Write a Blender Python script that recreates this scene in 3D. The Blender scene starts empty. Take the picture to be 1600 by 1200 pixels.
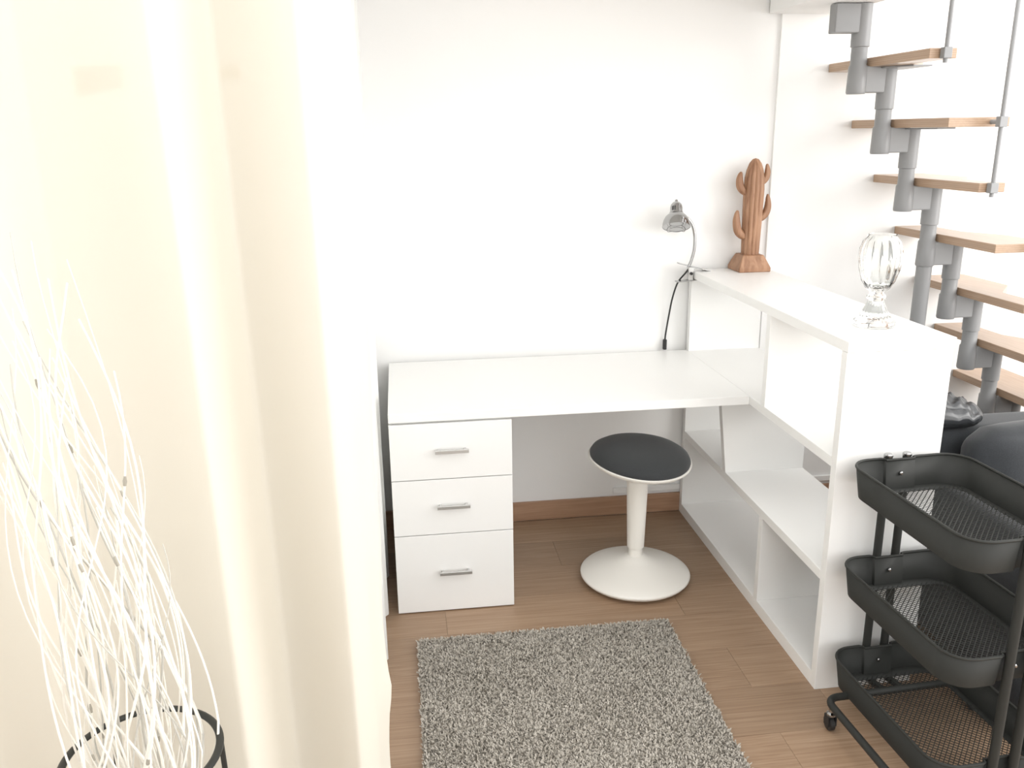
import bpy, bmesh, math, random
from mathutils import Vector, Matrix
random.seed(7)
SC = bpy.context.scene
COL = SC.collection
PI = math.pi

# ------------------------------------------------------------------ camera
CX, CY, CZ, YAW, PIT, ROL, FPX = -1.17586, -3.42323, 1.62635, 0.126746, 0.283654, -0.013448, 1348.25
F = Vector((math.sin(YAW)*math.cos(PIT), math.cos(YAW)*math.cos(PIT), -math.sin(PIT)))
R = Vector((math.cos(YAW), -math.sin(YAW), 0)); U = R.cross(F)
R2 = R*math.cos(ROL) + U*math.sin(ROL); U2 = -R*math.sin(ROL) + U*math.cos(ROL)
cam_data = bpy.data.cameras.new('camera'); cam = bpy.data.objects.new('camera', cam_data); COL.objects.link(cam)
cam_data.sensor_fit = 'HORIZONTAL'; cam_data.sensor_width = 36; cam_data.lens = FPX/1600*36; cam_data.clip_start = 0.05
B_ = -F
cam.matrix_world = Matrix(((R2.x, U2.x, B_.x, CX), (R2.y, U2.y, B_.y, CY), (R2.z, U2.z, B_.z, CZ), (0, 0, 0, 1)))
SC.camera = cam

# ------------------------------------------------------------------ light
world = bpy.data.worlds.new('daylight'); SC.world = world; world.use_nodes = True
wbg = world.node_tree.nodes['Background']; wbg.inputs['Color'].default_value = (1.0, 0.995, 0.985, 1); wbg.inputs['Strength'].default_value = 1.75

def area_light(name, loc, target, sx, sy, watts, col=(1, 0.98, 0.95)):
    d = bpy.data.lights.new(name, 'AREA'); d.shape = 'RECTANGLE'; d.size = sx; d.size_y = sy; d.energy = watts; d.color = col
    o = bpy.data.objects.new(name, d); COL.objects.link(o); o.location = loc
    o.rotation_euler = (Vector(target) - Vector(loc)).to_track_quat('-Z', 'Y').to_euler()
    return o
# daylight of the tall windows in the right-hand wall and of the window behind the curtain
area_light('window_daylight_right', (3.6, -2.6, 1.9), (0, -0.6, 0.7), 2.2, 2.2, 75)
area_light('window_daylight_curtain', (-1.95, -1.25, 1.25), (-1.9, -2.6, 1.1), 1.0, 1.9, 1.5, (1, 0.97, 0.9))

vs = SC.view_settings
vs.view_transform = 'Standard'; vs.look = 'None'; vs.gamma = 1.0; vs.use_curve_mapping = False; vs.exposure = 0.52

# ------------------------------------------------------------------ helpers
class MB:
    def __init__(s): s.v = []; s.f = []
    def add(s, vs_, fs, M=None):
        n = len(s.v)
        s.v += [tuple((M @ Vector(p)) if M else p) for p in vs_]
        s.f += [tuple(i+n for i in f) for f in fs]
        return s
    def box(s, x0, x1, y0, y1, z0, z1, M=None):
        return s.add([(x0,y0,z0),(x1,y0,z0),(x1,y1,z0),(x0,y1,z0),(x0,y0,z1),(x1,y0,z1),(x1,y1,z1),(x0,y1,z1)],
                     [(0,3,2,1),(4,5,6,7),(0,1,5,4),(1,2,6,5),(2,3,7,6),(3,0,4,7)], M)
    def prism(s, poly, z0, z1, M=None):
        n = len(poly)
        vs_ = [(p[0],p[1],z0) for p in poly] + [(p[0],p[1],z1) for p in poly]
        return s.add(vs_, [tuple(range(n-1,-1,-1)), tuple(range(n,2*n))] + [(i,(i+1)%n,n+(i+1)%n,n+i) for i in range(n)], M)
    def tube(s, pts, rad, seg=10, closed=False, cap=True, M=None, flat=1.0):
        pts = [Vector(p) for p in pts]; n = len(pts)
        rads = rad if isinstance(rad, (list, tuple)) else [rad]*n
        vs_ = []; fs = []; up = None
        for i, p in enumerate(pts):
            a = pts[(i-1) % n] if (closed or i > 0) else p
            b = pts[(i+1) % n] if (closed or i < n-1) else p
            t = (b-a).normalized()
            if up is None:
                up = Vector((0,0,1)) if abs(t.z) < 0.9 else Vector((1,0,0))
            u = (up - t*up.dot(t)).normalized(); w = t.cross(u); up = u
            for k in range(seg):
                an = 2*PI*k/seg
                vs_.append(tuple(p + (u*math.cos(an) + w*math.sin(an)*flat)*rads[i]))
        m = n if closed else n-1
        for i in range(m):
            j = (i+1) % n
            for k in range(seg):
                fs.append((i*seg+k, i*seg+(k+1)%seg, j*seg+(k+1)%seg, j*seg+k))
        if cap and not closed:
            fs.append(tuple(range(seg-1,-1,-1))); fs.append(tuple((n-1)*seg+k for k in range(seg)))
        return s.add(vs_, fs, M)
    def lathe(s, prof, seg=32, M=None, rib=None, closed=False):
        # prof: (r, z); rib(i, angle) -> radius factor
        vs_ = []; fs = []; n = len(prof)
        for i, (r, z) in enumerate(prof):
            for k in range(seg):
                an = 2*PI*k/seg; q = r*(rib(i, an) if rib else 1)
                vs_.append((q*math.cos(an), q*math.sin(an), z))
        for i in range(n if closed else n-1):
            j = (i+1) % n
            for k in range(seg):
                fs.append((i*seg+k, i*seg+(k+1)%seg, j*seg+(k+1)%seg, j*seg+k))
        if not closed:
            if prof[0][0] > 1e-5: fs.append(tuple(range(seg-1,-1,-1)))
            if prof[-1][0] > 1e-5: fs.append(tuple((n-1)*seg+k for k in range(seg)))
        return s.add(vs_, fs, M)
    def build(s, name, mat, parent=None, bevel=0, smooth=True, solid=0, subsurf=0, loc=None, ang=35):
        me = bpy.data.meshes.new(name); me.from_pydata(s.v, [], s.f)
        bm = bmesh.new(); bm.from_mesh(me)
        bmesh.ops.remove_doubles(bm, verts=bm.verts, dist=1e-6)
        bmesh.ops.recalc_face_normals(bm, faces=bm.faces)
        if smooth:
            for f in bm.faces: f.smooth = True
            for e in bm.edges:
                if len(e.link_faces) == 2 and e.calc_face_angle(0) > math.radians(ang): e.smooth = False
        bm.to_mesh(me); bm.free()
        o = bpy.data.objects.new(name, me); COL.objects.link(o)
        if mat: me.materials.append(mat)
        if parent: o.parent = parent
        if loc: o.location = loc
        if solid:
            m = o.modifiers.new('thickness', 'SOLIDIFY'); m.thickness = solid; m.offset = 0
        if bevel:
            m = o.modifiers.new('bevel', 'BEVEL'); m.width = bevel; m.segments = 2; m.limit_method = 'ANGLE'
        if subsurf:
            m = o.modifiers.new('subsurf', 'SUBSURF'); m.levels = subsurf; m.render_levels = subsurf
        return o

def box(name, mat, x0, x1, y0, y1, z0, z1, parent=None, bevel=0.0012):
    return MB().box(x0,x1,y0,y1,z0,z1).build(name, mat, parent, bevel, smooth=False)
def tag(o, label, cat, group=None):
    o['label'] = label; o['category'] = cat
    if group: o['group'] = group
    return o
def structure(o, label=None):
    o['kind'] = 'structure'
    if label: o['label'] = label
    return o
def empty(name, loc=(0,0,0), rz=0):
    o = bpy.data.objects.new(name, None); COL.objects.link(o); o.location = loc; o.rotation_euler = (0,0,rz); o.empty_display_size = 0.05
    return o
def spline(pts, n):
    # Catmull-Rom through pts
    P = [Vector(p) for p in pts]; P = [P[0]*2-P[1]] + P + [P[-1]*2-P[-2]]; out = []
    for i in range(1, len(P)-2):
        for k in range(n):
            t = k/n; a, b, c, d = P[i-1], P[i], P[i+1], P[i+2]
            out.append(0.5*((2*b) + (c-a)*t + (2*a-5*b+4*c-d)*t*t + (3*b-a-3*c+d)*t**3))
    out.append(P[-2]); return out
def lerp_list(vals, n):
    out = []
    for i in range(n):
        t = i/(n-1)*(len(vals)-1); k = min(int(t), len(vals)-2); out.append(vals[k]+(vals[k+1]-vals[k])*(t-k))
    return out

# ------------------------------------------------------------------ materials
def mat(name, col, rough=0.5, metal=0.0, spec=0.5, noise=None, bump=None, coat=0.0, sheen=0.0):
    m = bpy.data.materials.new(name); m.use_nodes = True; nt = m.node_tree; b = nt.nodes['Principled BSDF']
    b.inputs['Base Color'].default_value = (*col, 1); b.inputs['Roughness'].default_value = rough
    b.inputs['Metallic'].default_value = metal; b.inputs['Specular IOR Level'].default_value = spec
    b.inputs['Coat Weight'].default_value = coat; b.inputs['Sheen Weight'].default_value = sheen
    tc = nt.nodes.new('ShaderNodeTexCoord')
    if noise:
        scale, amt = noise
        n = nt.nodes.new('ShaderNodeTexNoise'); n.inputs['Scale'].default_value = scale; n.inputs['Detail'].default_value = 4
        r = nt.nodes.new('ShaderNodeMix'); r.data_type = 'RGBA'
        r.inputs['A'].default_value = (*[max(0, c*(1-amt)) for c in col], 1); r.inputs['B'].default_value = (*[min(1, c*(1+amt)) for c in col], 1)
        nt.links.new(tc.outputs['Object'], n.inputs['Vector']); nt.links.new(n.outputs['Fac'], r.inputs['Factor']); nt.links.new(r.outputs['Result'], b.inputs['Base Color'])
    if bump:
        scale, st = bump
        n = nt.nodes.new('ShaderNodeTexNoise'); n.inputs['Scale'].default_value = scale; n.inputs['Detail'].default_value = 3
        bp = nt.nodes.new('ShaderNodeBump'); bp.inputs['Strength'].default_value = st; bp.inputs['Distance'].default_value = 0.002
        nt.links.new(tc.outputs['Object'], n.inputs['Vector']); nt.links.new(n.outputs['Fac'], bp.inputs['Height']); nt.links.new(bp.outputs['Normal'], b.inputs['Normal'])
    return m

def wood_mat(name, c0, c1, rough, scl=(1.5, 14, 14), random_amt=0.0, coat=0.0, planar=False):
    m = bpy.data.materials.new(name); m.use_nodes = True; nt = m.node_tree; b = nt.nodes['Principled BSDF']; L = nt.links.new
    tc = nt.nodes.new('ShaderNodeTexCoord'); mp = nt.nodes.new('ShaderNodeMapping'); mp.inputs['Scale'].default_value = scl
    oi = nt.nodes.new('ShaderNodeObjectInfo')
    ml = nt.nodes.new('ShaderNodeMath'); ml.operation = 'MULTIPLY'; ml.inputs[1].default_value = 37.0
    L(oi.outputs['Random'], ml.inputs[0])
    ad = nt.nodes.new('ShaderNodeVectorMath'); ad.operation = 'ADD'
    L(tc.outputs['Object'], mp.inputs['Vector']); L(mp.outputs['Vector'], ad.inputs[0]); L(ml.outputs[0], ad.inputs[1])
    n = nt.nodes.new('ShaderNodeTexNoise'); n.inputs['Scale'].default_value = 3.0; n.inputs['Detail'].default_value = 6; n.inputs['Distortion'].default_value = 0.8
    L(ad.outputs[0], n.inputs['Vector'])
    cr = nt.nodes.new('ShaderNodeValToRGB'); cr.color_ramp.elements[0].position = 0.35; cr.color_ramp.elements[1].position = 0.68
    cr.color_ramp.elements[0].color = (*c0, 1); cr.color_ramp.elements[1].color = (*c1, 1)
    L(n.outputs['Fac'], cr.inputs['Fac'])
    hv = nt.nodes.new('ShaderNodeHueSaturation'); L(cr.outputs['Color'], hv.inputs['Color'])
    mr = nt.nodes.new('ShaderNodeMapRange'); mr.inputs['To Min'].default_value = 1-random_amt; mr.inputs['To Max'].default_value = 1+random_amt
    L(oi.outputs['Random'], mr.inputs['Value']); L(mr.outputs['Result'], hv.inputs['Value'])
    L(hv.outputs['Color'], b.inputs['Base Color'])
    b.inputs['Roughness'].default_value = rough; b.inputs['Coat Weight'].default_value = coat
    bp = nt.nodes.new('ShaderNodeBump'); bp.inputs['Strength'].default_value = 0.06; bp.inputs['Distance'].default_value = 0.001
    L(n.outputs['Fac'], bp.inputs['Height']); L(bp.outputs['Normal'], b.inputs['Normal'])
    return m

M_wall = mat('white_wall_paint', (0.88, 0.88, 0.87), 0.8, spec=0.25, bump=(160, 0.08))
M_lam = mat('white_laminate', (0.86, 0.86, 0.845), 0.38, noise=(6, 0.01))
M_plank = wood_mat('laminate_plank', (0.275, 0.175, 0.108), (0.375, 0.26, 0.172), 0.42, (0.9, 12, 12), 0.13)
M_joint = mat('floor_underlay', (0.16, 0.10, 0.065), 0.8)
M_base = wood_mat('baseboard_wood', (0.36, 0.21, 0.13), (0.45, 0.28, 0.18), 0.45, (1.2, 20, 20))
M_cact = wood_mat('carved_wood', (0.27, 0.135, 0.072), (0.43, 0.245, 0.145), 0.5, (14, 14, 2.5))
M_stool = mat('white_plastic', (0.84, 0.82, 0.77), 0.42)
M_cush = mat('charcoal_fabric', (0.040, 0.043, 0.045), 0.9, spec=0.2, noise=(300, 0.25), bump=(700, 0.3), sheen=0.2)
M_alu = mat('brushed_aluminium', (0.62, 0.62, 0.61), 0.35, metal=0.85, bump=(200, 0.05))
M_chrome = mat('chrome', (0.40, 0.40, 0.40), 0.14, metal=1.0)
M_shade_in = mat('shade_inside_enamel', (0.07, 0.07, 0.07), 0.35, metal=0.2)
M_black = mat('black_rubber', (0.018, 0.018, 0.018), 0.55)
M_trol = mat('dark_grey_steel', (0.029, 0.030, 0.0275), 0.55, spec=0.25, noise=(60, 0.05), bump=(900, 0.06))
M_steelgrey = mat('grey_painted_steel', (0.27, 0.275, 0.28), 0.4, noise=(20, 0.03))
M_sofa = mat('anthracite_sofa_fabric', (0.030, 0.033, 0.037), 0.85, spec=0.25, noise=(250, 0.3), bump=(600, 0.35), sheen=0.25)
M_satin = mat('black_satin_cloth', (0.03, 0.032, 0.035), 0.33, spec=0.6, bump=(30, 0.4))
M_twig = mat('white_painted_twig', (0.86, 0.84, 0.78), 0.6, noise=(40, 0.08), bump=(120, 0.3))
M_twig2 = mat('pale_grey_twig', (0.55, 0.54, 0.50), 0.6, noise=(40, 0.12), bump=(120, 0.3))
M_bud = mat('dry_twig_bud', (0.36, 0.34, 0.29), 0.8)
M_iron = mat('black_iron', (0.03, 0.032, 0.03), 0.4, metal=0.3)
M_ceram = mat('white_ceramic', (0.85, 0.85, 0.83), 0.25)
M_rugbase = mat('rug_backing', (0.48, 0.45, 0.40), 0.95, spec=0.1)

def ply_mat():
    m = bpy.data.materials.new('plywood_tread'); m.use_nodes = True; nt = m.node_tree; b = nt.nodes['Principled BSDF']; L = nt.links.new
    tc = nt.nodes.new('ShaderNodeTexCoord'); sp = nt.nodes.new('ShaderNodeSeparateXYZ'); L(tc.outputs['Object'], sp.inputs[0])
    ml = nt.nodes.new('ShaderNodeMath'); ml.operation = 'MULTIPLY'; ml.inputs[1].default_value = 150.0; L(sp.outputs['Z'], ml.inputs[0])
    fr = nt.nodes.new('ShaderNodeMath'); fr.operation = 'FRACT'; L(ml.outputs[0], fr.inputs[0])
    gt = nt.nodes.new('ShaderNodeMath'); gt.operation = 'GREATER_THAN'; gt.inputs[1].default_value = 0.5; L(fr.outputs[0], gt.inputs[0])
    n = nt.nodes.new('ShaderNodeTexNoise'); mp = nt.nodes.new('ShaderNodeMapping'); mp.inputs['Scale'].default_value = (30, 3, 60)
    L(tc.outputs['Object'], mp.inputs[0]); L(mp.outputs[0], n.inputs['Vector']); n.inputs['Scale'].default_value = 2.0; n.inputs['Detail'].default_value = 4
    mx = nt.nodes.new('ShaderNodeMix'); mx.data_type = 'RGBA'; mx.inputs['A'].default_value = (0.32, 0.20, 0.125, 1); mx.inputs['B'].default_value = (0.47, 0.33, 0.225, 1)
    av = nt.nodes.new('ShaderNodeMath'); av.operation = 'MULTIPLY_ADD'; av.inputs[1].default_value = 0.35
    L(gt.outputs[0], av.inputs[0]); L(n.outputs['Fac'], av.inputs[2]); L(av.outputs[0], mx.inputs['Factor'])
    L(mx.outputs['Result'], b.inputs['Base Color']); b.inputs['Roughness'].default_value = 0.4; b.inputs['Coat Weight'].default_value = 0.3
    return m
M_ply = ply_mat()

def curtain_mat(name, col, trans, tcol):
    m = bpy.data.materials.new(name); m.use_nodes = True; nt = m.node_tree; L = nt.links.new
    for n in list(nt.nodes): nt.nodes.remove(n)
    out = nt.nodes.new('ShaderNodeOutputMaterial'); mx = nt.nodes.new('ShaderNodeMixShader'); mx.inputs[0].default_value = trans
    d = nt.nodes.new('ShaderNodeBsdfDiffuse'); d.inputs['Color'].default_value = (*col, 1)
    t = nt.nodes.new('ShaderNodeBsdfTranslucent'); t.inputs['Color'].default_value = (*tcol, 1)
    tc = nt.nodes.new('ShaderNodeTexCoord'); w = nt.nodes.new('ShaderNodeTexNoise'); w.inputs['Scale'].default_value = 400
    mp = nt.nodes.new('ShaderNodeMapping'); mp.inputs['Scale'].default_value = (1, 1, 0.15)
    bp = nt.nodes.new('ShaderNodeBump'); bp.inputs['Strength'].default_value = 0.08; bp.inputs['Distance'].default_value = 0.001
    L(tc.outputs['Object'], mp.inputs[0]); L(mp.outputs[0], w.inputs['Vector']); L(w.outputs['Fac'], bp.inputs['Height']); L(bp.outputs['Normal'], d.inputs['Normal'])
    L(d.outputs[0], mx.inputs[1]); L(t.outputs[0], mx.inputs[2]); L(mx.outputs[0], out.inputs['Surface'])
    return m
M_curt = curtain_mat('cream_curtain_cloth', (0.80, 0.765, 0.685), 0.32, (0.80, 0.755, 0.65))
M_curtw = curtain_mat('white_curtain_cloth', (0.86, 0.86, 0.84), 0.35, (0.85, 0.85, 0.83))

def glass_mat(name, rough=0.0, ior=1.48):
    m = bpy.data.materials.new(name); m.use_nodes = True; b = m.node_tree.nodes['Principled BSDF']
    b.inputs['Base Color'].default_value = (0.98, 0.99, 0.98, 1); b.inputs['Transmission Weight'].default_value = 1.0
    b.inputs['Roughness'].default_value = rough; b.inputs['IOR'].default_value = ior
    return m
M_glass = glass_mat('clear_pressed_glass'); M_pane = glass_mat('window_glass', 0, 1.1)

def rug_mat():
    m = bpy.data.materials.new('grey_wool_pile'); m.use_nodes = True; nt = m.node_tree; b = nt.nodes['Principled BSDF']; L = nt.links.new
    tc = nt.nodes.new('ShaderNodeTexCoord'); n = nt.nodes.new('ShaderNodeTexNoise'); n.inputs['Scale'].default_value = 90; n.inputs['Detail'].default_value = 2
    n2 = nt.nodes.new('ShaderNodeTexNoise'); n2.inputs['Scale'].default_value = 5
    L(tc.outputs['Object'], n.inputs['Vector']); L(tc.outputs['Object'], n2.inputs['Vector'])
    ad = nt.nodes.new('ShaderNodeMath'); ad.operation = 'MULTIPLY_ADD'; ad.inputs[1].default_value = 0.25; L(n2.outputs['Fac'], ad.inputs[0]); L(n.outputs['Fac'], ad.inputs[2])
    cr = nt.nodes.new('ShaderNodeValToRGB'); e = cr.color_ramp.elements
    e[0].position = 0.40; e[0].color = (0.34, 0.31, 0.265, 1); e[1].position = 0.75; e[1].color = (0.52, 0.485, 0.43, 1)
    L(ad.outputs[0], cr.inputs['Fac']); L(cr.outputs['Color'], b.inputs['Base Color']); b.inputs['Roughness'].default_value = 0.95; b.inputs['Specular IOR Level'].default_value = 0.1
    return m
M_rug = rug_mat()

# ------------------------------------------------------------------ the room
XR, XL, YF, ZT = 3.4, -2.7, -4.6, 3.2
floor = structure(box('floor', M_joint, XL, XR, YF, 0.2, -0.08, -0.006, bevel=0))
pw = 0.21
plank_me = None
def plank(x0, x1, y0, y1):
    global plank_me
    if plank_me is None:
        o = MB().box(0, 1, 0, 1, 0, 0.006).build('plank', M_plank, floor, 0, smooth=False); plank_me = o.data
    else:
        o = bpy.data.objects.new('plank', plank_me); COL.objects.link(o); o.parent = floor
    o.location = (x0+0.0004, y0+0.0004, -0.006); o.scale = (x1-x0-0.0008, y1-y0-0.0008, 1)
rows = []
y = -1.275 + pw*6
row = 0
rp = random.Random(3)
while y > YF + 0.01:
    y1 = min(y, 0.0); y0 = max(y-pw, YF)
    x = XL - rp.uniform(0, 0.9)
    cuts = []
    while x < XR:
        cuts.append(x); x += rp.choice((0.62, 0.93, 1.24)) if y < -2.2 else rp.choice((0.42, 0.62, 0.83))
    cuts.append(x)
    if abs(y + 1.065) < 0.01:   # the pale plank beside the bookshelf starts here
        cuts = [c for c in cuts if c < -0.5] + [-0.18, 0.44] + [c for c in cuts if c > 0.8]
    for a, b in zip(cuts, cuts[1:]):
        a, b = max(a, XL), min(b, XR)
        if b - a > 0.02: plank(a, b, y0, y1)
    y -= pw

structure(box('wall_back', M_wall, XL-0.1, 0.325, 0.0, 0.12, -0.08, ZT, bevel=0))
structure(box('wall_stairs', M_wall, 0.325, XR+0.1, -0.012, 0.12, -0.08, ZT, bevel=0.002))
def wall_with_opening(name, along, c0, c1, t0, t1, o0, o1, oz0, oz1):
    # a wall running along x or y with one window opening
    m = MB()
    def bx(a, b, z0, z1):
        if along == 'x': m.box(a, b, t0, t1, z0, z1)
        else: m.box(t0, t1, a, b, z0, z1)
    bx(c0, o0, 0, ZT); bx(o1, c1, 0, ZT); bx(o0, o1, 0, oz0); bx(o0, o1, oz1, ZT)
    return structure(m.build(name, M_wall, None, 0, smooth=False))
def window(name, along, a0, a1, z0, z1, t, mull=1):
    m = MB(); fw = 0.05
    def bx(mm, a, b, c, d, th=0.03):
        if along == 'x': mm.box(a, b, t-th, t+th, c, d)
        else: mm.box(t-th, t+th, a, b, c, d)
    bx(m, a0, a0+fw, z0, z1); bx(m, a1-fw, a1, z0, z1); bx(m, a0+fw, a1-fw, z0, z0+fw); bx(m, a0+fw, a1-fw, z1-fw, z1)
    for k in range(mull):
        c = a0 + (a1-a0)*(k+1)/(mull+1); bx(m, c-0.03, c+0.03, z0+fw, z1-fw)
    o = structure(m.build(name, M_ceram, None, 0, smooth=False))
    for k in range(mull+1):
        p0 = a0 + (a1-a0)*k/(mull+1) + 0.05; p1 = a0 + (a1-a0)*(k+1)/(mull+1) - 0.05
        g = MB(); bx(g, p0-0.02, p1+0.02, z0+fw-0.01, z1-fw+0.01, 0.002); g.build('window_pane', M_pane, o, smooth=False)
    return o
wall_with_opening('wall_left', 'y', -1.62, 0.0, -1.46, -1.36, -1.30, -0.25, 0.25, 2.15)
window('window_1', 'y', -1.30, -0.25, 0.25, 2.15, -1.41)
wall_with_opening('wall_curtain', 'x', XL, -1.36, -1.62, -1.52, -2.35, -1.48, 0.2, 2.2)
window('window_2', 'x', -2.35, -1.48, 0.2, 2.2, -1.57)
structure(box('wall_left_front', M_wall, XL-0.1, XL, YF, -1.62, 0, ZT, bevel=0))
wall_with_opening('wall_right', 'y', YF, -0.012, XR, XR+0.1, -3.9, -1.0, 0.1, 3.0)
structure(box('wall_light_blocker', M_wall, XL-0.1, -1.1, YF-0.1, YF, 0, ZT, bevel=0))  # unseen wall, added to hold front-left light off the curtain folds
# mezzanine: ceiling over the desk corner and the edge beam the stair climbs to
structure(box('ceiling', M_wall, XL-0.1, 0.272, -1.5, 0.12, 2.28, 2.42, bevel=0))
structure(box('trim_1', M_wall, 0.272, 0.543, -1.5, -0.012, 2.05, 2.42, bevel=0.003), 'white mezzanine edge beam above the stair')
# baseboards and cable trunking
structure(box('baseboard_back', M_base, -1.36, 0.325, -0.013, 0.0, 0.0, 0.086, bevel=0.002))
structure(box('baseboard_stairs', M_base, 0.325, XR, -0.025, -0.012, 0.0, 0.086, bevel=0.002))
structure(box('trim_2', M_wall, -0.30, 0.325, -0.012, 0.0, 0.102, 0.126, bevel=0.001), 'white cable trunking above the baseboard')
structure(box('trim_3', M_wall, 0.325, XR, -0.024, -0.012, 0.102, 0.126, bevel=0.001), 'white cable trunking above the stair-side baseboard')

# ------------------------------------------------------------------ bookshelf
L_, D_, HT, T_ = 1.3155, 0.307, 1.0775, 0.030
G_ = 0.0145; ZD = 0.74; ZS = 0.385
bs = tag(empty('bookshelf', (0, 0, 0)), 'tall white open bookshelf standing at right angles to the wall, joined to the desk', 'bookshelf')
box('top_board', M_lam, 0, D_+0.004, -L_-0.002, -G_, HT-T_, HT, bs)
box('end_panel', M_lam, 0, D_, -L_, -L_+T_, 0, HT-T_-0.0006, bs)
box('end_panel', M_lam, 0, D_, -G_-T_, -G_, 0, HT-T_-0.0006, bs)
yi0, yi1 = -L_+T_, -G_-T_
box('shelf', M_lam, 0, D_, yi0, yi1, ZD-T_, ZD, bs)
box('shelf', M_lam, 0, D_, yi0, yi1, ZS-T_, ZS, bs)
box('bottom_board', M_lam, 0, D_, yi0, yi1, 0.0, 0.045, bs)
box('divider', M_lam, 0, D_, -0.822, -0.793, ZD, HT-T_, bs)
box('divider', M_lam, 0, D_, -0.872, -0.843, 0.045, ZS-T_, bs)
# support panel under the desk: its front edge leans out towards the desk top
MB().prism([(0.0, ZS), (D_, ZS), (D_, ZD-T_), (-0.036, ZD-T_-0.0005)], -0.522, -0.492,
           Matrix(((1,0,0,0),(0,0,1,0),(0,1,0,0),(0,0,0,1)))).build('support_panel', M_lam, bs, 0.001, smooth=False)

# ------------------------------------------------------------------ desk top and drawer unit
XD0, XD1, YD = -1.242, -0.8315, -0.7006
dt = tag(box('desktop', M_lam, XD0, -0.0006, -0.7000, -0.022, ZD-T_, ZD), 'long white desk top between the drawer unit and the bookshelf', 'desk')
du = tag(empty('drawer_unit', ((XD0+XD1)/2, -0.36, 0)), 'white three-drawer unit carrying the end of the desk', 'drawer unit')
def local(o, e): o.location = [a-b for a, b in zip(o.location, e.location)]; return o
m = MB(); hd = ZD-T_-0.0015
m.box(XD0+0.002, XD0+0.018, YD+0.019, -0.03, 0, hd); m.box(XD1-0.018, XD1-0.002, YD+0.019, -0.03, 0, hd)
m.box(XD0+0.018, XD1-0.018, YD+0.019, -0.03, hd-0.016, hd); m.box(XD0+0.018, XD1-0.018, YD+0.019, -0.03, 0.01, 0.026); m.box(XD0+0.018, XD1-0.018, -0.036, -0.03, 0.026, hd-0.016)
local(m.build('body', M_lam, du, 0.0008, smooth=False), du)
for z0, z1, zh in ((0.004, 0.2975, 0.158), (0.3005, 0.5015, 0.407), (0.5045, 0.7025, 0.608)):
    f = local(box('drawer', M_lam, XD0, XD1, YD, YD+0.018, z0, z1, du, 0.0012), du)
    h = MB(); hx0, hx1 = -1.092, -0.980
    h.box(hx0, hx1, YD-0.026, YD-0.018, zh-0.006, zh+0.006); h.box(hx0+0.008, hx0+0.016, YD-0.018, YD, zh-0.005, zh+0.005); h.box(hx1-0.016, hx1-0.008, YD-0.018, YD, zh-0.005, zh+0.005)
    hb = h.build('handle', M_alu, f, 0.001, smooth=False); hb['label'] = 'brushed metal bar handle'

# ------------------------------------------------------------------ stool
SX, SY = -0.356, -0.578
st = tag(empty('stool', (SX, SY, 0)), 'white swivel stool with charcoal padded seat and round cone base', 'stool')
MB().lathe([(0.0,0.0),(0.12,0.0),(0.172,0.006),(0.196,0.016),(0.2045,0.026),(0.205,0.031),(0.20,0.036),(0.165,0.050),(0.115,0.068),(0.072,0.083),(0.045,0.094),(0.032,0.104),(0.0,0.104)], 64).build('base', M_stool, st, ang=60)
MB().lathe([(0.0,0.09),(0.0265,0.09),(0.0255,0.16),(0.0,0.16)], 32).build('inner_tube', M_stool, st)
MB().lathe([(0.0,0.135),(0.030,0.135),(0.0315,0.137),(0.039,0.40),(0.041,0.458),(0.0,0.458)], 32).build('column', M_stool, st)
tilt = Matrix.Translation((0.0, -0.012, 0.463)) @ Matrix.Rotation(math.radians(3.5), 4, 'Y') @ Matrix.Rotation(math.radians(4.5), 4, 'X')
def saddle(r, a): return 0.012*(r/0.185)**2*math.cos(2*(a-0.25))
def disc_shape(prof, seg=64):
    mb = MB(); mb.lathe(prof, seg)
    mb.v = [tuple(tilt @ Vector((x, yy, z + 0.25*saddle(math.hypot(x, yy), math.atan2(yy, x))))) for x, yy, z in mb.v]
    return mb
disc_shape([(0.0,-0.016),(0.045,-0.016),(0.10,-0.010),(0.15,0.004),(0.176,0.016),(0.186,0.026),(0.1865,0.031),(0.184,0.032),(0.0,0.030)]).build('seat_shell', M_stool, st, ang=60)
disc_shape([(0.0,0.028),(0.180,0.030),(0.1815,0.038),(0.175,0.050),(0.155,0.063),(0.12,0.073),(0.07,0.079),(0.0,0.081)]).build('seat_cushion', M_cush, st, ang=70)
MB().box(-0.06, -0.035, -0.05, -0.01, 0.456, 0.468).build('height_lever', M_stool, st, 0.003, smooth=False)

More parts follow.
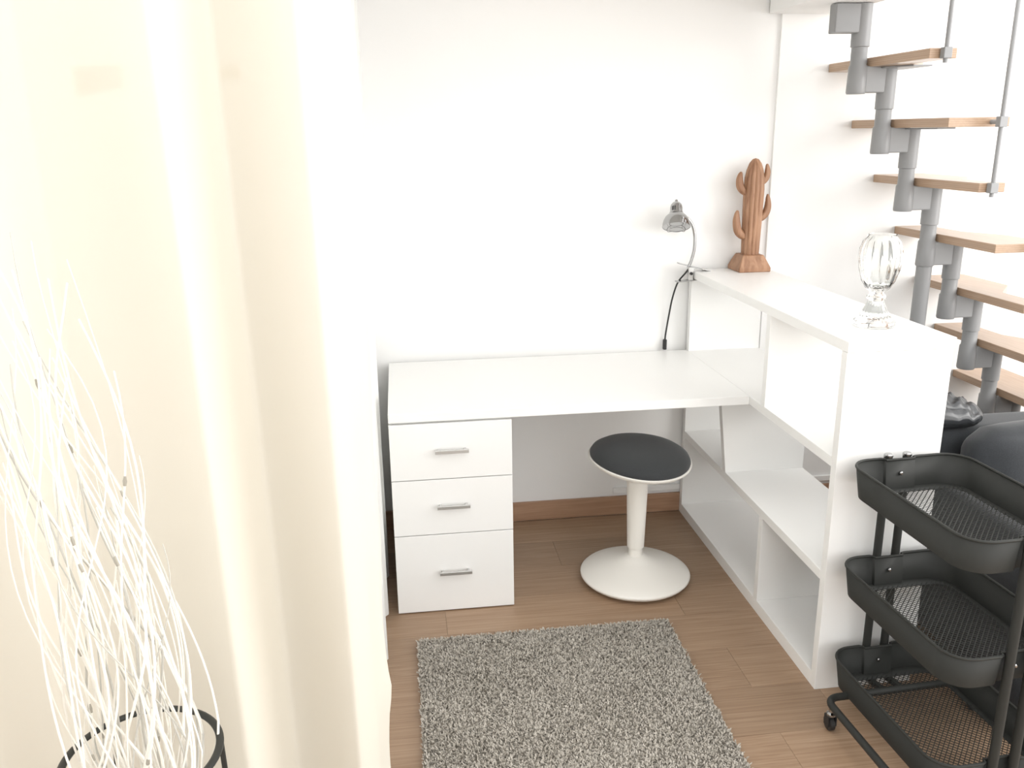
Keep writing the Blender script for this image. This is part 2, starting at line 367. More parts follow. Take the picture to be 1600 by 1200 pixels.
# ------------------------------------------------------------------ rug
RX0, RX1, RY0, RY1 = -1.178, -0.330, -2.35, -0.900
def rr(x0, x1, y0, y1, r, n=6):
    out = []
    for cx, cy, a0 in ((x1-r, y1-r, 0), (x0+r, y1-r, 90), (x0+r, y0+r, 180), (x1-r, y0+r, 270)):
        for k in range(n+1):
            a = math.radians(a0 + 90*k/n); out.append((cx+r*math.cos(a), cy+r*math.sin(a)))
    return out
rug = tag(MB().prism(rr(RX0, RX1, RY0, RY1, 0.03), 0.0005, 0.009).build('rug', M_rugbase, None, 0, smooth=False), 'grey shaggy rug lying on the wooden floor', 'rug')
pm = MB(); rg = random.Random(11)
for i in range(95000):
    x = rg.uniform(RX0-0.002, RX1+0.002); yv = RY1+0.003 - (RY1-RY0+0.006)*rg.random()**1.15
    a = rg.uniform(0, 2*PI); w = rg.uniform(0.0012, 0.0022); h = rg.uniform(0.010, 0.0155); ln = rg.uniform(0.001, 0.008)
    dx, dy = math.cos(a), math.sin(a); px, py = -dy*w, dx*w
    b0 = len(pm.v)
    pm.v += [(x-px, yv-py, 0.007), (x+px, yv+py, 0.007), (x-px*1.1+dx*ln*0.5, yv-py*1.1+dy*ln*0.5, 0.007+h*0.75), (x+px*1.1+dx*ln*0.5, yv+py*1.1+dy*ln*0.5, 0.007+h*0.75),
             (x-px*0.7+dx*ln*1.3, yv-py*0.7+dy*ln*1.3, 0.007+h), (x+px*0.7+dx*ln*1.3, yv+py*0.7+dy*ln*1.3, 0.007+h)]
    pm.f += [(b0, b0+1, b0+3, b0+2), (b0+2, b0+3, b0+5, b0+4)]
pme = bpy.data.meshes.new('pile'); pme.from_pydata(pm.v, [], pm.f); pme.materials.append(M_rug)
pile = bpy.data.objects.new('pile', pme); COL.objects.link(pile); pile.parent = rug; pile['kind'] = 'stuff'

# ------------------------------------------------------------------ clamp lamp
lp = tag(empty('clamp_lamp', (0.0, -0.062, HT)), 'chrome clip-on reading lamp clamped to the bookshelf corner', 'lamp')
def lpl(mb, name, mt, par=None, **k):
    mb.v = [(x, yy+0.062, z-HT) for x, yy, z in mb.v]
    o = mb.build(name, mt, par or lp, **k); return o
y0 = -0.062
def plate(p, q, w, th):   # flat bar from p to q in the xz plane
    (xa, za), (xb, zb) = p, q; dx, dz = xb-xa, zb-za; l = math.hypot(dx, dz); nx, nz = -dz/l*th/2, dx/l*th/2
    mb = MB(); poly = [(xa+nx, za+nz), (xb+nx, zb+nz), (xb-nx, zb-nz), (xa-nx, za-nz)]
    return mb.prism(poly, y0-w/2, y0+w/2, Matrix(((1,0,0,0),(0,0,1,0),(0,1,0,0),(0,0,0,1))))
lpl(plate((-0.066, 1.112), (0.052, 1.0815), 0.03, 0.004), 'upper_jaw', M_chrome, smooth=False, bevel=0.001)
lpl(plate((-0.072, 1.037), (0.042, 1.0445), 0.03, 0.004), 'lower_jaw', M_chrome, smooth=False, bevel=0.001)
lpl(MB().box(-0.024, -0.004, y0-0.014, y0+0.014, 1.042, 1.096), 'spring_block', M_alu, smooth=False, bevel=0.002)
lpl(plate((0.030, 1.0875), (0.066, 1.0785), 0.042, 0.0035), 'jaw_pad', M_alu, smooth=False, bevel=0.001)
lpl(MB().tube([(-0.014, y0-0.02, 1.07), (-0.014, y0+0.02, 1.07)], 0.006, 12), 'pivot_pin', M_black)
arm_pts = spline([(-0.022, y0, 1.095), (-0.010, y0, 1.125), (-0.001, y0, 1.170), (-0.002, y0, 1.220), (-0.016, y0-0.003, 1.265), (-0.042, y0-0.008, 1.294), (-0.070, y0-0.012, 1.306)], 6)
lpl(MB().tube(arm_pts, 0.0062, 12), 'arm', M_chrome)
ax = Vector((-0.10, -0.42, -0.90)).normalized()
ctr = Vector((-0.094, y0-0.045, 1.262))    # mouth centre
Zs = -ax; Xs = Vector((1,0,0)) - Zs*Zs.x; Xs.normalize(); Ys = Zs.cross(Xs)
LM = Matrix(((Xs.x,Ys.x,Zs.x,ctr.x),(Xs.y,Ys.y,Zs.y,ctr.y),(Xs.z,Ys.z,Zs.z,ctr.z),(0,0,0,1)))
outer = [(0.0545,0.0),(0.0535,0.012),(0.050,0.026),(0.043,0.040),(0.033,0.050),(0.0275,0.054),(0.0275,0.058),(0.0245,0.062),(0.0245,0.078),(0.022,0.090),(0.015,0.099),(0.006,0.102),(0.0,0.1025)]
shade = lpl(MB().lathe(outer, 40, LM), 'shade', M_chrome, ang=50)
inner = [(r-0.0015 if r > 0.002 else 0, z-0.0012 if z > 0.01 else z+0.0004) for r, z in outer]
lpl(MB().lathe(inner, 40, LM), 'shade_lining', M_shade_in, shade, ang=50)
lpl(MB().tube([LM @ Vector((0.0542*math.cos(k*PI/20), 0.0542*math.sin(k*PI/20), 0)) for k in range(40)], 0.0014, 6, closed=True), 'rim', M_chrome, shade)
lpl(MB().lathe([(0.0,0.100),(0.006,0.100),(0.006,0.110),(0.004,0.112),(0.0,0.112)], 14, LM), 'cap', M_chrome, shade)
for k in range(3):
    an = math.radians(215 + 14*k)
    Mv = LM @ Matrix.Rotation(an, 4, 'Z') @ Matrix.Translation((0.0243, 0, 0.071)); lpl(MB().box(-0.001, 0.0012, -0.0016, 0.0016, -0.008, 0.008, Mv), 'vent_slot', M_black, shade, smooth=False)
lpl(MB().lathe([(0.0,0.006),(0.012,0.009),(0.019,0.019),(0.0195,0.028),(0.014,0.042),(0.012,0.056),(0.0,0.056)], 24, LM), 'bulb', mat('frosted_bulb', (0.85, 0.85, 0.83), 0.25), ang=60)
g = MB(); g.tube([LM @ Vector((0.027*math.cos(k*PI/12), 0.027*math.sin(k*PI/12), -0.012)) for k in range(24)], 0.0012, 6, closed=True)
for k in range(4):
    a = k*PI/2 + 0.5; g.tube([LM @ Vector((0.053*math.cos(a), 0.053*math.sin(a), 0.001)), LM @ Vector((0.044*math.cos(a), 0.044*math.sin(a), -0.010)), LM @ Vector((0.027*math.cos(a), 0.027*math.sin(a), -0.012))], 0.0012, 6)
lpl(g, 'wire_guard', M_chrome)
cord = spline([(-0.018, y0, 1.092), (-0.030, y0+0.004, 1.072), (-0.058, -0.045, 1.030), (-0.073, -0.030, 0.965), (-0.080, -0.016, 0.895), (-0.088, -0.012, 0.830), (-0.092, -0.011, 0.790), (-0.0925, -0.011, 0.742)], 6)
cd = lpl(MB().tube(cord, 0.0034, 8), 'cord', M_black)
lpl(MB().box(-0.0995, -0.0855, -0.0195, -0.0035, 0.742, 0.786), 'switch', M_black, cd, bevel=0.003, smooth=False)

# ------------------------------------------------------------------ wooden cactus
ca = tag(empty('cactus_figure', (0.225, -0.083, HT)), 'carved wooden cactus sculpture with four arms on a sloped base', 'sculpture')
cbx = [(-0.066, -0.064, 0), (0.066, -0.064, 0), (0.066, 0.064, 0), (-0.066, 0.064, 0), (-0.066, -0.064, 0.016), (0.066, -0.064, 0.016), (0.066, 0.064, 0.016), (-0.066, 0.064, 0.016), (-0.044, -0.042, 0.066), (0.042, -0.042, 0.066), (0.042, 0.042, 0.066), (-0.044, 0.042, 0.066)]
cb = MB().add(cbx, [(0,3,2,1), (0,1,5,4), (1,2,6,5), (2,3,7,6), (3,0,4,7), (4,5,9,8), (5,6,10,9), (6,7,11,10), (7,4,8,11), (8,9,10,11)])
cb.build('base', M_cact, ca, 0.004, smooth=False)
sp_ = [(0.035,0.05),(0.036,0.09),(0.0385,0.18),(0.040,0.26),(0.041,0.32),(0.0385,0.365),(0.033,0.395),(0.024,0.420),(0.012,0.436),(0.0,0.440)]
prof = []
for i in range(len(sp_)-1):
    for k in range(4): prof.append((sp_[i][0]+(sp_[i+1][0]-sp_[i][0])*k/4, sp_[i][1]+(sp_[i+1][1]-sp_[i][1])*k/4))
prof.append((0.0, 0.440))
flute = lambda i, a: 1 - 0.075*abs(math.sin(a*5.5+0.4))**0.6 * 1.0
flute = lambda i, a: 0.89 + 0.11*abs(math.cos(a*6))
MB().lathe(prof, 96, rib=flute).build('stem', M_cact, ca, ang=50)
def cactus_arm(pts, rmax):
    P = spline([(x-0.225, yy, z-HT) for x, yy, z in pts], 5); n = len(P)
    rads = [rmax*(0.80+0.25*math.sin(PI*min(1, t*1.25)))*(1 if t < 0.7 else max(0.3, math.cos((t-0.7)/0.3*PI/2*0.9)**0.6)) for t in [i/(n-1) for i in range(n)]]
    mb = MB(); mb.tube(P, rads, 24, flat=0.9)
    for i in range(n):
        for k in range(24):
            q = Vector(mb.v[i*24+k]); c = P[i]; fct = 0.90 + 0.10*abs(math.cos(2*PI*k/24*3)); mb.v[i*24+k] = tuple(c+(q-c)*fct)
    mb.build('arm', M_cact, ca, ang=50)
cactus_arm([(0.205,-0.005,1.213),(0.184,-0.006,1.220),(0.166,-0.008,1.238),(0.158,-0.009,1.268),(0.157,-0.009,1.295),(0.160,-0.008,1.318)], 0.0165)
cactus_arm([(0.205,0.0,1.382),(0.187,0.0,1.390),(0.170,0.0,1.406),(0.164,0.0,1.430),(0.165,0.0,1.450),(0.169,0.0,1.466)], 0.0150)
cactus_arm([(0.245,0.0,1.280),(0.262,0.0,1.286),(0.279,0.0,1.302),(0.287,0.0,1.326),(0.287,0.0,1.352),(0.284,0.0,1.378)], 0.0150)
cactus_arm([(0.245,0.0,1.420),(0.260,0.0,1.427),(0.272,0.0,1.441),(0.277,0.0,1.460),(0.276,0.0,1.478),(0.273,0.0,1.495)], 0.0130)

# ------------------------------------------------------------------ glass vase
gv = tag(empty('glass_vase', (0.170, -1.138, HT)), 'clear pressed-glass footed bowl vase standing on the bookshelf end', 'vase')
rib = lambda i, a: 1 + 0.035*abs(math.sin(a*10))
foot = [(0.0,0.0005),(0.054,0.0005),(0.0575,0.003),(0.0575,0.013),(0.053,0.017),(0.045,0.026),(0.036,0.040),(0.029,0.054),(0.024,0.066),(0.022,0.074),(0.0,0.074)]
MB().lathe(foot, 80, rib=lambda i, a: 1+(0.04*abs(math.sin(a*10)) if 4 <= i <= 8 else 0)).build('foot', M_glass, gv, ang=60)
MB().lathe([(0.0,0.0745),(0.020,0.0745),(0.026,0.080),(0.026,0.088),(0.019,0.094),(0.021,0.100),(0.0,0.100)], 48).build('stem', M_glass, gv, ang=60)
ob = [(0.0,0.1005),(0.022,0.1005),(0.032,0.110),(0.044,0.132),(0.053,0.165),(0.0565,0.195),(0.055,0.222),(0.048,0.244),(0.037,0.257),(0.038,0.262)]
ib = [(0.036,0.262),(0.0345,0.256),(0.0455,0.242),(0.052,0.221),(0.0535,0.195),(0.050,0.167),(0.041,0.135),(0.028,0.115),(0.0,0.110)]
MB().lathe(ob+ib, 80, rib=lambda i, a: (1+0.05*abs(math.sin(a*8+i*0.3))) if 2 <= i <= 7 else 1).build('bowl', M_glass, gv, ang=60)

# ------------------------------------------------------------------ trolley
tx, ty = 0.188, -1.602
TW, TL = 0.342, 0.505
tr = tag(empty('trolley', (tx, ty, 0), math.radians(2.6)), 'dark grey three-tier metal trolley on castors beside the bookshelf end', 'trolley')
NW, ND = 0.098, 0.013
NFAR = -0.018
def outline(s, w=TW, l=TL, notch=True):
    w2, l2, r = w/2*s, l/2*s, 0.065
    pts = []
    def arc(cx, cy, a0):
        for k in range(9):
            a = math.radians(a0+90*k/8); pts.append((cx+r*math.cos(a), cy+r*math.sin(a)))
    arc(w2-r, l2-r, 0)
    if notch: pts.extend([(NFAR+a, b) for a, b in ((NW/2+0.004, l2), (NW/2-0.004, l2-0.004), (NW/2-0.006, l2-ND), (-NW/2+0.006, l2-ND), (-NW/2+0.004, l2-0.004), (-NW/2-0.004, l2))])
    arc(-w2+r, l2-r, 90); arc(-w2+r, -l2+r, 180)
    if notch: pts.extend([(-NW/2-0.004, -l2), (-NW/2+0.004, -l2+0.004), (-NW/2+0.006, -l2+ND), (NW/2-0.006, -l2+ND), (NW/2-0.004, -l2+0.004), (NW/2+0.004, -l2)])
    arc(w2-r, -l2+r, 270)
    return pts
def clip_seg(p, q, w2, l2):
    t0, t1 = 0.0, 1.0; d = (q[0]-p[0], q[1]-p[1])
    for pp, dd, lim in ((p[0], d[0], w2), (p[1], d[1], l2)):
        for sgn in (1, -1):
            den = sgn*dd; num = lim - sgn*pp
            if abs(den) < 1e-9:
                if num < 0: return None
            elif den > 0: t1 = min(t1, num/den)
            else: t0 = max(t0, num/den)
    if t1-t0 < 1e-3: return None
    return (p[0]+d[0]*t0, p[1]+d[1]*t0), (p[0]+d[0]*t1, p[1]+d[1]*t1)
tray_parts = None
def tray(zrim):
    global tray_parts
    h = 0.083
    if tray_parts is None:
        o1 = outline(1.0); o0 = outline(0.955); n = len(o1)
        wl = MB().add([(x, yy, h) for x, yy in o1] + [(x, yy, 0.0) for x, yy in o0], [(i, (i+1)%n, n+(i+1)%n, n+i) for i in range(n)])
        oi = [(x*0.88, max(-0.205, min(0.205, yy*0.9))) for x, yy in o0]
        wl.add([(x, yy, 0.0) for x, yy in o0] + [(x, yy, 0.0) for x, yy in oi], [(i, (i+1)%n, n+(i+1)%n, n+i) for i in range(n)])
        a = wl.build('tray', M_trol, tr, 0, solid=0.0018, ang=40)
        r = MB().tube([(x, yy, h) for x, yy in o1], 0.0036, 8, closed=True).build('rim', M_trol, a)
        ms = MB(); w2, l2 = 0.150, 0.215; sl = 1.0; sp = 0.0150
        k = -60
        while k <= 60:
            c = k*sp
            for sg in (1, -1):
                s_ = clip_seg((c-sg*0.5/sl*1.0, -0.5), (c+sg*0.5/sl*1.0, 0.5), w2, l2)
                if s_:
                    (xa, ya), (xb, yb) = s_; dx, dy = xb-xa, yb-ya; ln = math.hypot(dx, dy); nx, ny = -dy/ln*0.0011, dx/ln*0.0011
                    z0 = 0.0002 if sg > 0 else -0.0008
                    ms.prism([(xa-nx, ya-ny), (xb-nx, yb-ny), (xb+nx, yb+ny), (xa+nx, ya+ny)], z0, z0+0.0012)
            k += 1
        mo = ms.build('mesh_floor', M_trol, a, smooth=False); mo['kind'] = 'stuff'
        sc = []
        for sg in (1, -1):
            for yy in (l2+0.0,):
                q = MB().lathe([(0.0,-0.005),(0.0055,-0.005),(0.0055,0.003),(0.003,0.0055),(0.0,0.006)], 12).build('screw', M_chrome, a)
                q.location = (NFAR if sg > 0 else 0, sg*(TL/2*0.985-ND)-sg*0.004, 0.045); q.rotation_euler = (math.radians(90*sg), 0, 0); sc.append(q)
                q2 = q.copy(); COL.objects.link(q2); q2.parent = a; q2.location = (NFAR if sg > 0 else 0, sg*(TL/2*0.985-ND)+sg*0.004, 0.045); q2.rotation_euler = (math.radians(-90*sg), 0, 0); sc.append(q2)
        tray_parts = (a, [r, mo]+sc); a.location.z = zrim-h
    else:
        a = tray_parts[0].copy(); COL.objects.link(a); a.parent = tr; a.location.z = zrim-h
        for c in tray_parts[1]:
            d = c.copy(); COL.objects.link(d); d.parent = a
for z in (0.752, 0.457, 0.164): tray(z)
yu = TL/2+0.001
for sg in (1, -1):
    for sx in (1, -1):
        nf = NFAR if sg > 0 else 0.0
        up = MB().tube([(nf+sx*0.0285, sg*yu, 0.062), (nf+sx*0.0285, sg*yu, 0.757)], 0.0115, 14).build('upright', M_trol, tr)
        MB().lathe([(0.0,0.757),(0.0125,0.757),(0.0125,0.762),(0.009,0.765),(0.0,0.765)], 14, Matrix.Translation((nf+sx*0.0285, sg*yu, 0))).build('end_cap', M_chrome, up)
# base tube ring and castors
bw, bl, bn = 0.226, 0.150, -0.215
ring_pts = rr(-bw, bw, bn, bl, 0.035, 6)
bf = MB().tube([(x, yy, 0.080) for x, yy in ring_pts], 0.0105, 12, closed=True)
for sg in (1, -1):
    for sx in (1, -1):
        nf = NFAR if sg > 0 else 0.0; ye = bl if sg > 0 else bn
        bf.tube(spline([(nf+sx*0.0285, sg*yu, 0.075), (nf+sx*0.0285, sg*(yu-0.008), 0.0665), (nf+sx*0.0285, sg*(yu-0.02), 0.068), (nf+sx*0.0285, ye, 0.079)], 4), 0.0105, 10)
bf.build('base_frame', M_trol, tr)
for sx in (1, -1):
    for sg in (1, -1):
        cx_, cy_ = sx*(bw-0.001), (bl-0.032 if sg > 0 else bn+0.032)
        cs = MB().lathe([(0.0,0.050),(0.013,0.050),(0.013,0.056),(0.007,0.060),(0.007,0.074),(0.0,0.074)], 16, Matrix.Translation((cx_, cy_, 0))).build('castor', M_chrome, tr)
        fk = MB().prism([(cx_-0.0135,0.018),(cx_-0.0105,0.018),(cx_-0.0105,0.047),(cx_+0.0105,0.047),(cx_+0.0105,0.018),(cx_+0.0135,0.018),(cx_+0.0135,0.050),(cx_-0.0135,0.050)], cy_-0.010, cy_+0.012, Matrix(((1,0,0,0),(0,0,1,0),(0,1,0,0),(0,0,0,1)))); fk.build('fork', M_black, cs, smooth=False)
        MB().lathe([(0.0,-0.009),(0.016,-0.009),(0.0215,-0.006),(0.0215,0.006),(0.016,0.009),(0.0,0.009)], 24, Matrix.Translation((cx_, cy_+0.004, 0.0215)) @ Matrix.Rotation(PI/2, 4, 'Y')).build('wheel', M_black, cs)

# ------------------------------------------------------------------ staircase
sc_ = tag(empty('staircase', (1.0, -0.33, 0)), 'steep modular staircase with grey steel spine and plywood treads', 'staircase')
def SB(mb, name, mt, par=None, **k):
    if par is None or par is sc_: mb.v = [(x-1.0, yy+0.33, z) for x, yy, z in mb.v]
    return mb.build(name, mt, par or sc_, **k)
def tz(k): return 1.852 - 0.2125*(k-1)
def txk(k): return 0.53 + 0.117*(k-1)
YC = -0.30
for k in range(1, 10):
    X, z = txk(k), tz(k)
    if k % 2: poly = [(X,-0.0135),(X,-0.684),(X+0.095,-0.684),(X+0.095,-0.44),(X+0.22,-0.30),(X+0.22,-0.0135)]
    else: poly = [(X,-0.0135),(X,-0.650),(X+0.22,-0.650),(X+0.22,-0.40),(X+0.14,-0.26),(X+0.14,-0.0135)]
    o = MB().prism([(a-X, b+0.33) for a, b in poly], -0.0155, 0.0155).build('tread', M_ply, sc_, 0.002, smooth=False)
    o.location = (X-1.0, 0, z)
for k in range(0, 9):
    cx_ = 0.494 + 0.117*k + 0.004; top = (tz(k)-0.0155) if k else 2.05; bot = tz(k+1)-0.108
    mb = MB()
    mb.lathe([(0.0,top-0.002),(0.033,top-0.002),(0.033,top-0.145),(0.0285,top-0.147),(0.0285,bot+0.10),(0.0325,bot+0.094),(0.0345,bot+0.006),(0.032,bot),(0.0,bot)] , 28, Matrix.Translation((cx_, YC, 0)))
    c = SB(mb, 'spine_module', M_steelgrey)
    if k < 8:
        ln = MB().box(cx_+0.020, cx_+0.117-0.018, YC-0.026, YC+0.026, bot+0.004, bot+0.095); ln.v = [(x-1.0, yy+0.33, z) for x, yy, z in ln.v]; ln.build('link', M_steelgrey, c, 0.004, smooth=False)
    if k:
        pl = MB().prism([(cx_-0.04, YC+0.05), (cx_-0.04, YC-0.05), (cx_+0.02, YC-0.13), (cx_+0.09, YC-0.13), (cx_+0.09, YC+0.05)], top-0.006, top-0.0005); pl.v = [(x-1.0, yy+0.33, z) for x, yy, z in pl.v]; pl.build('tread_plate', M_steelgrey, c, 0.001, smooth=False)
SB(MB().box(0.385, 0.478, YC-0.026, YC+0.026, 1.950, 2.048), 'top_link', M_steelgrey, bevel=0.004, smooth=False)
SB(MB().lathe([(0.0,0.0),(0.07,0.0),(0.07,0.008),(0.029,0.012),(0.029,tz(4)-0.108),(0.0,tz(4)-0.108)], 28, Matrix.Translation((0.494+0.117*3+0.004, YC, 0))), 'support_post', M_steelgrey)
for i, (x, ka, kb) in enumerate(((0.577, 1, 1), (0.802, 2, 3), (1.036, 4, 5), (1.27, 6, 7))):
    yb = -0.700; zlow = tz(kb)-0.03
    rod = SB(MB().tube([(x, yb, zlow), (x, yb, 2.80-1.5*(x-0.577))], 0.0075, 12), 'baluster', M_steelgrey)
    for kk in range(ka, kb+1):
        ye = -0.684 if kk % 2 else -0.650
        b_ = MB().box(x-0.014, x+0.014, yb-0.012, yb+0.012, tz(kk)-0.017, tz(kk)+0.017)
        b_.tube([(x, yb, tz(kk)), (x, ye+0.02, tz(kk))], 0.008, 10)
        b_.v = [(a-1.0, bb+0.33, cc) for a, bb, cc in b_.v]; b_.build('baluster_clamp', M_steelgrey, rod, 0.002, smooth=False)
SB(MB().tube([(0.50, -0.70, 2.9155), (1.50, -0.70, 1.4155)], 0.019, 14), 'handrail', M_steelgrey)

# ------------------------------------------------------------------ sofa
so = tag(empty('sofa', (1.345, -1.165, 0)), 'anthracite fabric sofa under the staircase behind the bookshelf', 'sofa')
def rbox(x0, x1, y0_, y1_, z0, z1, r, n=4, puff=0.0, M=None):
    # rounded, slightly puffed block
    mb = MB(); bm = bmesh.new(); bmesh.ops.create_cube(bm, size=1.0)
    bmesh.ops.subdivide_edges(bm, edges=bm.edges, cuts=9, use_grid_fill=True)
    cx_, cy_, cz_ = (x0+x1)/2, (y0_+y1_)/2, (z0+z1)/2; hx, hy, hz = (x1-x0)/2, (y1_-y0_)/2, (z1-z0)/2
    bm.verts.index_update(); vsl = []
    for v in bm.verts:
        p = Vector((v.co.x*2, v.co.y*2, v.co.z*2))
        # cluster grid lines to the edges
        p = Vector([math.copysign(abs(c)**0.75, c) for c in p])
        q = Vector((p.x*hx, p.y*hy, p.z*hz))
        cl = Vector((max(-hx+r, min(hx-r, q.x)), max(-hy+r, min(hy-r, q.y)), max(-hz+r, min(hz-r, q.z))))
        d = q-cl
        if d.length > 1e-9: q = cl + d.normalized()*min(r, d.length*1.0 if d.length < r else r)
        if puff:
            fx, fy, fz = (1-p.x**2), (1-p.y**2), (1-p.z**2)
            q += Vector((p.x*fy*fz, p.y*fx*fz, p.z*fx*fy))*puff
        q += Vector((cx_, cy_, cz_)); vsl.append(tuple(M @ q) if M else tuple(q))
    mb.add(vsl, [tuple(v.index for v in f.verts) for f in bm.faces]); bm.free(); return mb
def SO(mb, name, **k):
    mb.v = [(x-1.30, yy+1.13, z) for x, yy, z in mb.v]; return mb.build(name, M_sofa, so, ang=60, **k)
SO(rbox(0.44, 2.20, -1.56, -0.715, 0.06, 0.30, 0.03), 'base')
SO(rbox(0.44, 2.20, -0.885, -0.712, 0.28, 0.655, 0.035), 'backrest')
SO(rbox(0.40, 0.56, -1.58, -0.712, 0.05, 0.56, 0.04), 'arm')
SO(rbox(2.08, 2.24, -1.58, -0.712, 0.05, 0.56, 0.04), 'arm')
SO(rbox(0.565, 1.32, -1.58, -0.89, 0.29, 0.44, 0.05, puff=0.02), 'seat_cushion')
SO(rbox(1.325, 2.075, -1.58, -0.89, 0.29, 0.44, 0.05, puff=0.02), 'seat_cushion')
for xa, xb in ((0.585, 1.31), (1.33, 2.06)):
    Mc = Matrix.Translation((0, -0.99, 0.44)) @ Matrix.Rotation(math.radians(-12), 4, 'X') @ Matrix.Translation((0, 0.99, -0.44))
    SO(rbox(xa, xb, -1.10, -0.93, 0.44, 0.685, 0.07, puff=0.025, M=Mc), 'back_cushion')
for px_, py_ in ((0.52, -1.5), (0.52, -0.8), (2.12, -1.5), (2.12, -0.8)):
    SO(MB().lathe([(0.0,0.0),(0.022,0.0),(0.026,0.065),(0.0,0.065)], 14, Matrix.Translation((px_, py_, 0))), 'foot')
# crumpled black satin pillow lying on the corner of the backrest
tp = rbox(-0.16, 0.15, -0.085, 0.085, 0.0, 0.070, 0.034, puff=0.02)
bmn = bmesh.new(); me_ = bpy.data.meshes.new('tmp'); me_.from_pydata(tp.v, [], tp.f); bmn.from_mesh(me_)
bmesh.ops.subdivide_edges(bmn, edges=bmn.edges, cuts=3, use_grid_fill=True)
pv = []
for v in bmn.verts:
    x, yy, z = v.co; g = max(0, min(1, (z-0.012)/0.05))
    w = (0.35+0.65*max(0, min(1, x/0.12+0.3)))*(0.006*math.sin(x*95+yy*60+2.5*math.sin(yy*38)) + 0.005*math.sin(yy*120-x*80+2*math.sin(x*40)) + 0.0025*math.sin(x*190+yy*150))
    pv.append((x+0.3*w*g, yy+0.4*w*g, max(0.0, z + w*g + 0.02*g*math.cos(x*9+0.6))))
bmn.verts.index_update(); pf = [tuple(v.index for v in f.verts) for f in bmn.faces]; bmn.free(); bpy.data.meshes.remove(me_)
tag(MB().add(pv, pf).build('throw_pillow', M_satin, None, ang=80, loc=(0.575, -0.848, 0.6605)), 'crumpled black satin pillow lying on the sofa corner', 'pillow')

# ------------------------------------------------------------------ curtains
cu = tag(empty('curtain', (-1.65, -1.8, 0)), 'long cream curtain with deep vertical folds hanging before the window', 'curtain')
keys = [(-2.30, -1.76), (-2.16, -1.84), (-2.06, -1.78), (-1.90, -1.85), (-1.80, -1.775), (-1.560, -1.885), (-1.485, -1.770), (-1.330, -1.870), (-1.240, -1.765)]
def cprof(x):
    for (xa, ya), (xb, yb) in zip(keys, keys[1:]):
        if x <= xb:
            t = (x-xa)/(xb-xa); s_ = t*t*(3-2*t); s_ = 0.5*t + 0.5*s_
            return ya+(yb-ya)*s_
    return keys[-1][1]
cm = MB(); NXC, NZC = 170, 60; Z0, Z1 = 0.015, 2.24
for j in range(NZC+1):
    z = Z0+(Z1-Z0)*j/NZC
    for i in range(NXC+1):
        x = -2.30 + 1.062*i/NXC; s_ = 1 - z/2.2
        yy = cprof(x) + 0.004*math.sin(x*30+z*1.7)*s_ + 0.006*math.sin(z*3.1+x*9)
        xe = x + 0.035*s_*math.exp(-((x+1.5)/0.25)**2)
        if i > NXC-8:   # fluttering selvedge
            xe += (i-NXC+8)/8*(0.004*math.sin(z*17)*s_ - 0.026*s_ + 0.006*math.exp(-((z-0.45)/0.04)**2))
        cm.v.append((xe+1.65, yy+1.8, z))
for j in range(NZC):
    for i in range(NXC):
        a = j*(NXC+1)+i; cm.f.append((a, a+1, a+NXC+2, a+NXC+1))
cm.build('cloth', M_curt, cu, ang=80)
def patch(x0, x1, z0, z1, skew):  # second cloth layer imitating the shadow of window hardware on the curtain
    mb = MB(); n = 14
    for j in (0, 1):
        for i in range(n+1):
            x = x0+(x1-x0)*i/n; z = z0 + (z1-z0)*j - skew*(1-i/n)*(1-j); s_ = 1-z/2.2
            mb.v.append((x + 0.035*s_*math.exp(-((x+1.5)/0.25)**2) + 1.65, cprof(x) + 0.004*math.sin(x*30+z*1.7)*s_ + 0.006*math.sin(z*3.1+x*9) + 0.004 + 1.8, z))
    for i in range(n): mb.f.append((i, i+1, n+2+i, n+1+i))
    mb.build('hardware_shadow_patch', M_curt, cu, ang=80)
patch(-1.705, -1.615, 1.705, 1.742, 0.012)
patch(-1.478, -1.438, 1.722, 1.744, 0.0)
rd = tag(empty('curtain_rod', (-1.8, -1.8, 2.26)), 'white curtain rod above the cream curtain', 'curtain rod')
MB().tube([(-0.6, 0, 0), (0.6, 0, 0)], 0.014, 14).build('rod', M_ceram, rd)
for x in (-0.52, 0.41): MB().box(x-0.01, x+0.01, 0, 0.18, -0.012, 0.012).build('bracket', M_ceram, rd, smooth=False)
for i in range(9):
    rx = -0.48 + 0.125*i
    MB().tube([(rx, 0.019*math.cos(a*PI/8), 0.019*math.sin(a*PI/8)) for a in range(16)], 0.0025, 6, closed=True).build('curtain_ring', M_alu, rd)

cw = MB(); NY2 = 60
for j in range(31):
    z = 0.02 + 2.15*j/30
    for i in range(NY2+1):
        yy = -1.02 + 0.80*i/NY2
        cw.v.append((-1.302 + 0.022*math.sin(i/NY2*2*PI*6) + 0.006*math.sin(i*0.9+z*2), yy, z))
for j in range(30):
    for i in range(NY2):
        a = j*(NY2+1)+i; cw.f.append((a, a+1, a+NY2+2, a+NY2+1))
tag(cw.build('curtain', M_curtw, None, ang=80), 'white curtain hanging close beside the drawer unit', 'curtain')

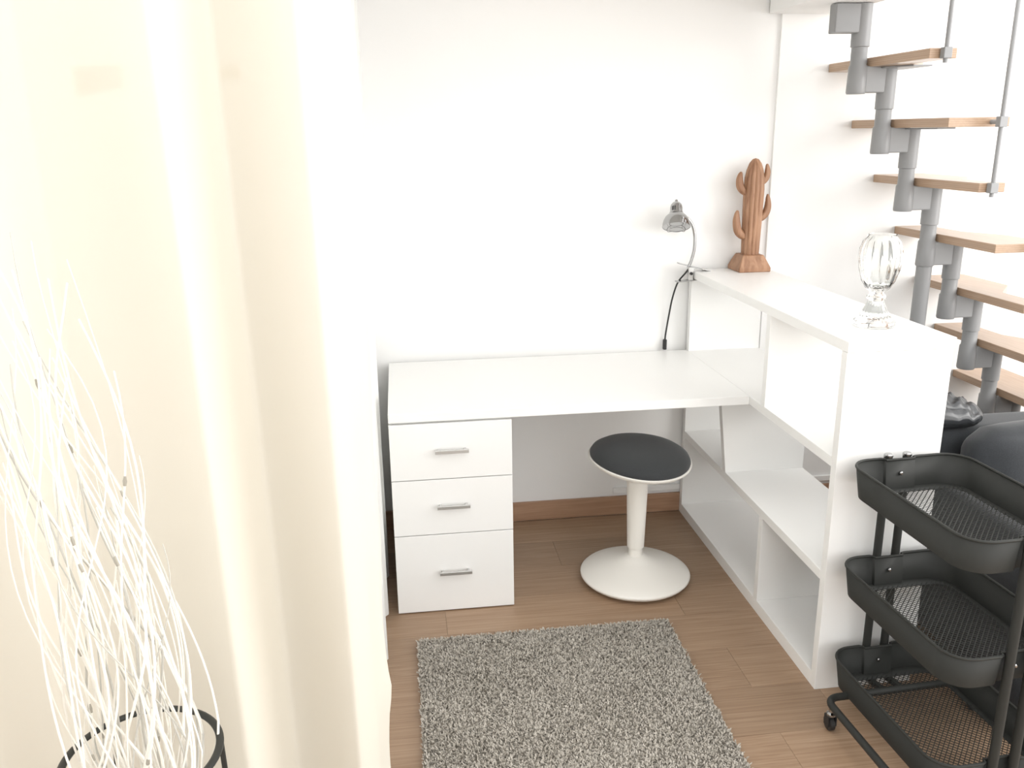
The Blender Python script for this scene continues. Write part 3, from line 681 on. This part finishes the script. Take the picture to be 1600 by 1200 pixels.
# ------------------------------------------------------------------ twigs in a stand
TX, TY = -1.665, -2.085
va = tag(MB().lathe([(r, z*0.66) for r, z in ((0.0,0.0),(0.080,0.0),(0.088,0.01),(0.098,0.15),(0.094,0.36),(0.084,0.46),(0.088,0.48),(0.082,0.478),(0.078,0.46),(0.086,0.36),(0.089,0.15),(0.080,0.02),(0.0,0.016))], 40).build('floor_vase', M_ceram, None, loc=(TX, TY, 0), ang=60), 'tall white floor vase holding the twigs', 'vase')
sd = tag(empty('plant_stand', (TX, TY, 0)), 'black iron ring stand around the white twigs', 'stand')
MB().tube([(0.13*math.cos(a*PI/32), 0.13*math.sin(a*PI/32), 0.590) for a in range(64)], 0.0048, 10, closed=True, flat=1.5).build('ring', M_iron, sd)
for k in range(3):
    a = math.radians(250+120*k); c_, s_ = math.cos(a), math.sin(a)
    MB().tube([(0.131*c_, 0.131*s_, 0.590), (0.137*c_, 0.137*s_, 0.3), (0.150*c_, 0.150*s_, 0.004)], 0.005, 8).build('leg', M_iron, sd)
tw = tag(empty('twig_bunch', (TX, TY, 0.03)), 'bunch of long white curly twigs standing before the curtain', 'twigs')
rt = random.Random(21)
for i in range(74):
    a0 = rt.uniform(0, 2*PI); r0 = rt.uniform(0.0, 0.055)
    rad = rt.uniform(0.015, 0.085); top = rt.choice((rt.uniform(0.75, 1.15), rt.uniform(1.0, 1.42), rt.uniform(1.25, 1.47)))
    ph = rt.uniform(0, 2*PI); ph2 = rt.uniform(0, 2*PI); f1 = rt.uniform(4, 8); amp = rt.uniform(0.014, 0.042); a1 = a0 + rt.uniform(-3.0, 3.0)
    lean = rt.uniform(-0.16, 0.0)
    P = []; n = 34
    for k in range(n+1):
        t = k/n; z = top*t
        g0 = min(1, max(0, (z-0.22)/0.35)); tt = max(0, (z-0.3)/1.1)
        rr_ = r0*(1-g0) + g0*(0.03 + rad*(1-0.55*tt))
        an = a0 + (a1-a0)*tt; w_ = amp*g0
        P.append((rr_*math.cos(an) + w_*math.sin(f1*z*1.3+ph) + lean*tt*tt, max(-0.16, min(0.14, 0.8*rr_*math.sin(an) + 0.7*w_*math.cos(f1*z*1.1+ph2))), z + 0.0))
    rb = rt.uniform(0.0014, 0.0029)
    t_ = MB().tube(P, lerp_list([rb, rb*0.9, rb*0.5], n+1), 6).build('twig', M_twig2 if i % 6 == 0 else M_twig, tw)
    if i % 3 == 0:
        k = rt.randint(14, 30); p = Vector(P[k]); q = Vector(P[k+1]); d = (q-p).normalized()
        MB().tube([p-d*0.004, p+d*0.004, p+d*0.014], [rb*1.0, rb*1.25, rb*0.5], 6).build('bud', M_bud, t_)
